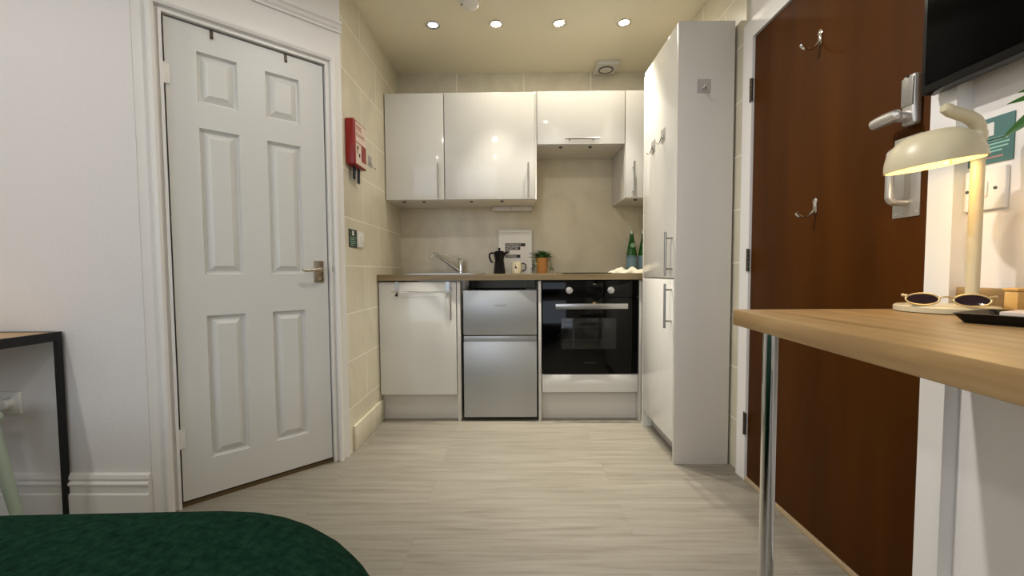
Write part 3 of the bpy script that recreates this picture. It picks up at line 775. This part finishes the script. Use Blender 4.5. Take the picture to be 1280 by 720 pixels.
b = MB(); b.T = SH; b.lathe(dome(SR-.0035, .0665), (0, 0, 0), 48, cap0=False); b.build('shade_lining', CREAMI, sh)
b = MB(); b.T = SH; b.lathe([(.001, .006), (.014, .011), (.021, .025), (.015, .040), (.011, .048), (.011, .062)], (0, 0, 0), 20); b.build('bulb', BULB, lp)
b = MB(); b.T = SH; b.tube([(.060, .030, .004), (.076, .038, .004)], .005, 10); b.build('screw', CREAM, sh)
b = MB(); b.tube([SH((.055, .01, .045)), (PX, PY, 1.205)], .006, 10); b.build('bracket', CREAM, lp)

# sunglasses on the lamp base
sgs = thing('sunglasses', 'gold-rimmed sunglasses with dark lenses lying on the lamp base', 'sunglasses', (.90, .846, ZD+.016))
zc = ZD+.0300
ga = radians(46); ge = Vector((cos(ga), -sin(ga), 0)); gb = Vector((sin(ga), cos(ga), 0)); gc = Vector((.8985, .846, zc))-ge*.009
def G(u, w_, z): return gc+ge*u+gb*w_+Vector((0, 0, z))
def oval(u, ru, rz, n=28): return [G(u+ru*cos(2*pi*k/n), .006*sin(2*pi*k/n)-.0, rz*sin(2*pi*k/n)) for k in range(n)]
fr_ = MB()
for u in (-.0355, .0355): fr_.tube(oval(u, .0255, .0120), .0019, 8, closed=True)
fr_.tube([G(-.012, .001, .003), G(-.004, -.001, .0065), G(.004, -.001, .0065), G(.012, .001, .003)], .0018, 8)
fr_.tube([G(-.058, .002, .0065), G(-.066, .006, .0075)], .003, 8); fr_.tube([G(.058, .002, .0065), G(.066, .006, .0075)], .003, 8)
fr_.build('frame', GOLD, sgs)
for u in (-.0355, .0355):
    b = MB(); o_ = oval(u, .0245, .0112); c0 = b.v(G(u, .002, 0)); vs = [b.v(p) for p in o_]; c1 = b.v(G(u, -.003, 0))
    for k in range(len(vs)):
        b.bm.faces.new((vs[k], vs[(k+1) % len(vs)], c1)); b.bm.faces.new((vs[(k+1) % len(vs)], vs[k], c0))
    b.build('lens', LENS, sgs)
for sg_ in (-1, 1):
    b = MB(); b.tube([G(sg_*.066, .006, .0075), G(sg_*.067, .02, .0075), G(sg_*.064, .07, .002), G(sg_*.062, .095, -.004), G(sg_*.061, .112, -.0095)], [.0032, .003, .0025, .0032, .003], 8); b.build('temple', BONE, sgs)

ty = thing('tray', 'shallow black tray on the desk in front of the lamp', 'tray', (.89, .75, ZD))
b = MB()
TA, TU, TV = Vector((.762, .722, 0)), Vector((.41, -.912, 0)), Vector((.912, .41, 0))
def trr(i, z): return [TA+TU*x+TV*y+Vector((0, 0, z_)) for x, y, z_ in rr(i, .25-i, i, .150-i, max(.010-i*.2, .004), z, 4)]
b.rings([trr(.012, ZD+.0005), trr(0, ZD+.017), trr(.003, ZD+.018), trr(.014, ZD+.005)], cap0=True); b.build('tray_body', BPLAST, ty)
b = MB(); b.T = lambda p: TA+TU*p.x+TV*p.y+Vector((0, 0, p.z)); b.box(.045, .135, .045, .120, ZD+.0055, ZD+.021, .002)
tag(b.build('card_wallet', mat('pale_card', (206, 190, 178), .6), origin=(.875, .675, ZD+.006)), 'small pale card pack lying in the black tray', 'card')
bbx = thing('wooden_box', 'honey-coloured wooden block behind the black tray at the picture edge', 'box', (1.015, .83, ZD))
b = MB(); b.box(.989, 1.040, .812, .836, ZD, .906, .003); b.build('box_body', BAMB, bbx)
b = MB(); b.box(.987, 1.042, .810, .838, .9062, .912, .002); b.build('lid', BAMB, bbx)
# leafy plant, its pot outside the picture
pl_ = thing('potted_plant', 'plant with long glossy green leaves reaching in above the desk', 'plant', (.955, .33, ZD))
b = MB(); b.lathe([(.05, ZD), (.055, ZD+.004), (.072, ZD+.13), (.074, ZD+.135), (.066, ZD+.135), (.06, ZD+.11), (.001, ZD+.108)], (.955, .33, 0), 32); b.build('pot', WPLAST, pl_)
b = MB(); b.tube([(.955, .33, ZD+.10), (.952, .40, 1.08), (.946, .50, 1.18), (.934, .60, 1.228), (.918, .655, 1.245)], [.007, .006, .005, .004, .003], 10); b.build('stem', LEAF, pl_)
for bs, tp_, w_, dr_ in (((.918, .655, 1.248), (.844, .727, 1.175), .0140, .008), ((.918, .655, 1.243), (.838, .718, 1.230), .0095, .004), ((.918, .655, 1.248), (.846, .71, 1.246), .0095, .004), ((.942, .55, 1.205), (.84, .46, 1.27), .014, .03), ((.945, .38, 1.10), (1.02, .22, 1.16), .016, .03), ((.945, .38, 1.12), (.86, .28, 1.16), .016, .03)):
    b = MB(); leaf_blade(b, bs, tp_, w_, dr_, up=Vector((-.7, -.55, .45)), n=12); b.build('leaf', LEAF2, pl_)

# notice, switch plate
nb = thing('wall_notice', 'teal printed notice with a white square on the right wall above the switch', 'sign', (XR, .94, 1.24))
b = MB(); b.box(XR-.003, XR, .893, .990, 1.186, 1.287); cd = b.build('card', TEAL, nb)
b = MB(); b.box(XR-.0036, XR-.003, .930, .955, 1.247, 1.276); b.build('icon', PAPER, cd)
b = MB()
for y0, y1, z in ((.903, .952, 1.236), (.900, .950, 1.226), (.902, .951, 1.218), (.913, .945, 1.210)): b.box(XR-.0036, XR-.003, y0, y1, z, z+.0032)
b.box(XR-.0036, XR-.003, .903, .952, 1.2345, 1.2405); b.build('print', MINTINK, cd)
b = MB(); b.box(XR-.0036, XR-.003, .910, .948, 1.197, 1.2005); b.build('print', PINKINK, cd)
sp_ = thing('switch_plate', 'white double-size wall switch plate below the teal notice', 'light switch', (XR, .94, 1.13))
b = MB(); b.box(XR-.010, XR, .898, .990, 1.083, 1.176, .003, 3); pt_ = b.build('plate', WPLAST, sp_)
b = MB(); b.box(XR-.014, XR-.010, .930, .953, 1.112, 1.146, .002); b.build('rocker', WPLAST, pt_)
for y in (.916, .972):
    b = MB(); b.lathe([(.0035, XR-.0115), (.0035, XR-.0100)], (0, y, 1.129), 10, 'X'); b.build('screw', GREYP, pt_)

# television
tv = thing('television', 'black wall-mounted television in the top right corner', 'television', (1.01, .65, 1.37))
b = MB(); b.box(.987, 1.020, .28, 1.024, 1.371, 1.815, .004); bz = b.build('case', BPLAST, tv)
b = MB(); b.box(.9850, .9875, .292, 1.012, 1.391, 1.804, .0005); b.build('screen', SCREEN, tv)
b = MB(); b.box(1.0205, 1.040, .46, .84, 1.41, 1.73, .006); b.build('rear_housing', BPLAST, tv)
b = MB(); b.box(1.0405, 1.0645, .57, .67, 1.50, 1.66); b.build('wall_bracket', BLACK, tv)

# ------------------------------------------------------------------ left: desk, chair, socket, bed
ld = thing('side_table', 'narrow desk with a wooden top on a thin black metal frame', 'table', (-2.3, 1.3, 0))
b = MB(); b.box(-2.78, -1.749, .99, 1.518, .722, .733, .001); b.build('top', OAK2, ld)
b = MB(); TW = .017
for y in (.975, 1.516): b.box(-2.8, -1.735, y, y+TW, .700, .7215)
for x in (-2.8, -1.735-TW): b.box(x, x+TW, .975+TW, 1.516, .700, .7215)
b.box(-1.7485, -1.735, .975, 1.533, .7216, .734); b.box(-2.8, -1.749, 1.5185, 1.533, .7216, .734)
b.build('frame_rail', BLACK, ld)
for x in (-2.8, -1.735-TW):
    for y in (.975, 1.516):
        b = MB(); b.box(x, x+TW, y, y+TW, 0, .6995); b.build('leg', BLACK, ld)
ck = thing('chair', 'pale mint chair tucked under the black-framed desk', 'chair', (-1.98, 1.18, 0))
for x, y, sx, sy in ((-1.775, 1.41, .06, .03), (-2.185, 1.41, -.06, .03), (-1.775, .99, .06, -.03), (-2.185, .99, -.06, -.03)):
    b = MB(); b.tube([(x, y, 0), (x-sx, y-sy, .44)], [.015, .021], 14); b.build('leg', MINT, ck)
b = MB(); b.box(-2.20, -1.80, .99, 1.40, .44, .475, .014, 3); b.build('seat', MINT, ck)
b = MB(); b.box(-2.18, -1.82, .955, .985, .62, .86, .012, 3); b.build('backrest', MINT, ck)
for x in (-2.13, -1.89):
    b = MB(); b.tube([(x, 1.01, .46), (x, .985, .60), (x, .973, .70)], .012, 10); b.build('back_post', MINT, ck)
so = thing('wall_socket', 'white double wall socket under the black-framed desk', 'socket', (-1.99, YLW, .46))
b = MB(); b.box(-2.065, -1.915, YLW-.010, YLW, .414, .500, .003); b.build('plate', WPLAST, so)
b = MB(); b.lathe([(.022, YLW-.010), (.022, YLW-.030), (.018, YLW-.034), (.001, YLW-.035)], (-1.958, 0, .456), 22, 'Y'); b.build('adapter', WPLAST, so)
b = MB(); b.lathe([(.022, YLW-.010), (.022, YLW-.030), (.018, YLW-.034), (.001, YLW-.035)], (-2.022, 0, .456), 22, 'Y'); b.build('adapter', WPLAST, so)

bd_ = thing('bed', 'bed whose corner is covered by the green blanket', 'bed', (-1.1, -.3, 0))
b = MB(); b.rings([rr(-1.95, -.27, -1.35, .745, .36, z, 8) for z in (.12, .28)]); b.build('bed_base', MATT, bd_)
b = MB(); b.rings([rr(-1.95+i, -.27-i, -1.35+i, .745-i, .36-i*.5, z, 8) for i, z in ((.03, .285), (0, .31), (0, .42), (.03, .452), (.08, .462))]); b.build('mattress', MATT, bd_)
for x in (-1.85, -.42):
    for y in (-1.2, .60):
        b = MB(); b.lathe([(.02, 0), (.028, .12)], (x, y, 0), 14); b.build('leg', BLACK, bd_)
b = MB()
B0 = (-2.0, -.152, -1.40, .815)
def br(i, z, R=.40): return rr(B0[0]+i, B0[1]-i, B0[2]+i, B0[3]-i, max(R-i, .03), z, 10)
zt, q = .498, .13
rg = [br(.006, .16), br(0, .20), br(0, .28), br(0, zt-q)]
rg += [br(q*(1-cos(a)), zt-q+q*sin(a)) for a in [i*pi/2/7 for i in range(1, 8)]]
rg += [br(q+k, zt+.004*k/.1) for k in (.04, .10, .2, .35, .5, .7)]
b.rings(rg, cap0=False)
for v_ in b.bm.verts:
    x, y, z = v_.co
    v_.co.z += .005*sin(x*7+1.3)*sin(y*6+.4)+(.022*math.exp(-((x+.62)/.3)**2) if z > .3 else 0)
    v_.co += Vector((.007*sin(y*9+z*5), .007*sin(x*8+z*6+.5), 0))
bl = b.build('blanket', GREEN, origin=(-1.1, -.3, .47), angle=80)
tag(bl, 'dark green fleece blanket spread over the bed corner', 'blanket')

# ------------------------------------------------------------------ lights
def light(name, kind, loc, energy, color, **k):
    l = bpy.data.lights.new(name, kind); l.energy = energy; l.color = color
    for a, v in k.items(): setattr(l, a, v)
    o = bpy.data.objects.new(name, l); COL.objects.link(o); o.location = loc
    return o
WARM = (1, .935, .80)
for x, e in ((-.488, .06), (-.11, 1), (.266, 1), (.652, 1)):
    cl = WARM if e > .5 else (.8, .9, 1)
    k = light('kitchen_spot', 'SPOT', (x, 2.505, CZ-.012), 121*e, cl, spot_size=radians(66), spot_blend=1, shadow_soft_size=.03)
    k.rotation_euler = (radians(-6), 0, 0)     # the gimbals are tipped towards the room
    light('kitchen_spill', 'AREA', (x, 2.505, CZ-.009), 1.65*e, cl, shape='DISK', size=.056)
AIM = Vector((1.07, .98, .8))-Vector((-.62, 1.2, CZ))
k = light('desk_spot', 'SPOT', (-.62, 1.2, CZ-.012), 100, (1, .965, .93), spot_size=radians(84), spot_blend=1, shadow_soft_size=.03)
k.rotation_euler = AIM.to_track_quat('-Z', 'Y').to_euler()
for (x, y), e in zip(BEDS, (24, 27, 26, 26)):
    light('bedroom_spot', 'SPOT', (x, y, CZ-.012), e, (1, .965, .93), spot_size=radians(178), spot_blend=.5, shadow_soft_size=.03)
lm = light('lamp_bulb_glow', 'POINT', SH((0, 0, .004)), 0.9, (1, .76, .42), shadow_soft_size=.02)
wn = light('window_daylight', 'AREA', (-1.4, -2.58, 1.42), 33, (.78, .87, 1), shape='RECTANGLE', size=2.7, size_y=1.6)
wn.rotation_euler = (radians(90), 0, 0)
w = bpy.data.worlds.new('world'); SC.world = w; w.use_nodes = True
w.node_tree.nodes['Background'].inputs[0].default_value = (.75, .83, 1, 1); w.node_tree.nodes['Background'].inputs[1].default_value = .15

# ------------------------------------------------------------------ camera
F = 510
yaw, pitch, roll = atan(5/510), radians(2.6), .006
f = Vector((-sin(yaw)*cos(pitch), cos(yaw)*cos(pitch), -sin(pitch))); r0 = Vector((cos(yaw), sin(yaw), 0)); u0 = r0.cross(f)
rx = r0*cos(roll)-u0*sin(roll); ux = u0*cos(roll)+r0*sin(roll)
cam = bpy.data.cameras.new('camera'); cam.sensor_width = 36; cam.lens = 36*F/1280; cam.shift_y = 3.2/1280; cam.clip_start = .02
co = bpy.data.objects.new('camera', cam); COL.objects.link(co)
M = Matrix((rx, ux, -f)).transposed().to_4x4(); M.translation = (0, 0, .95); co.matrix_world = M
SC.camera = co
SC.view_settings.view_transform = 'Standard'; SC.view_settings.look = 'None'; SC.view_settings.gamma = 1
SC.view_settings.exposure = 0; SC.view_settings.use_curve_mapping = False
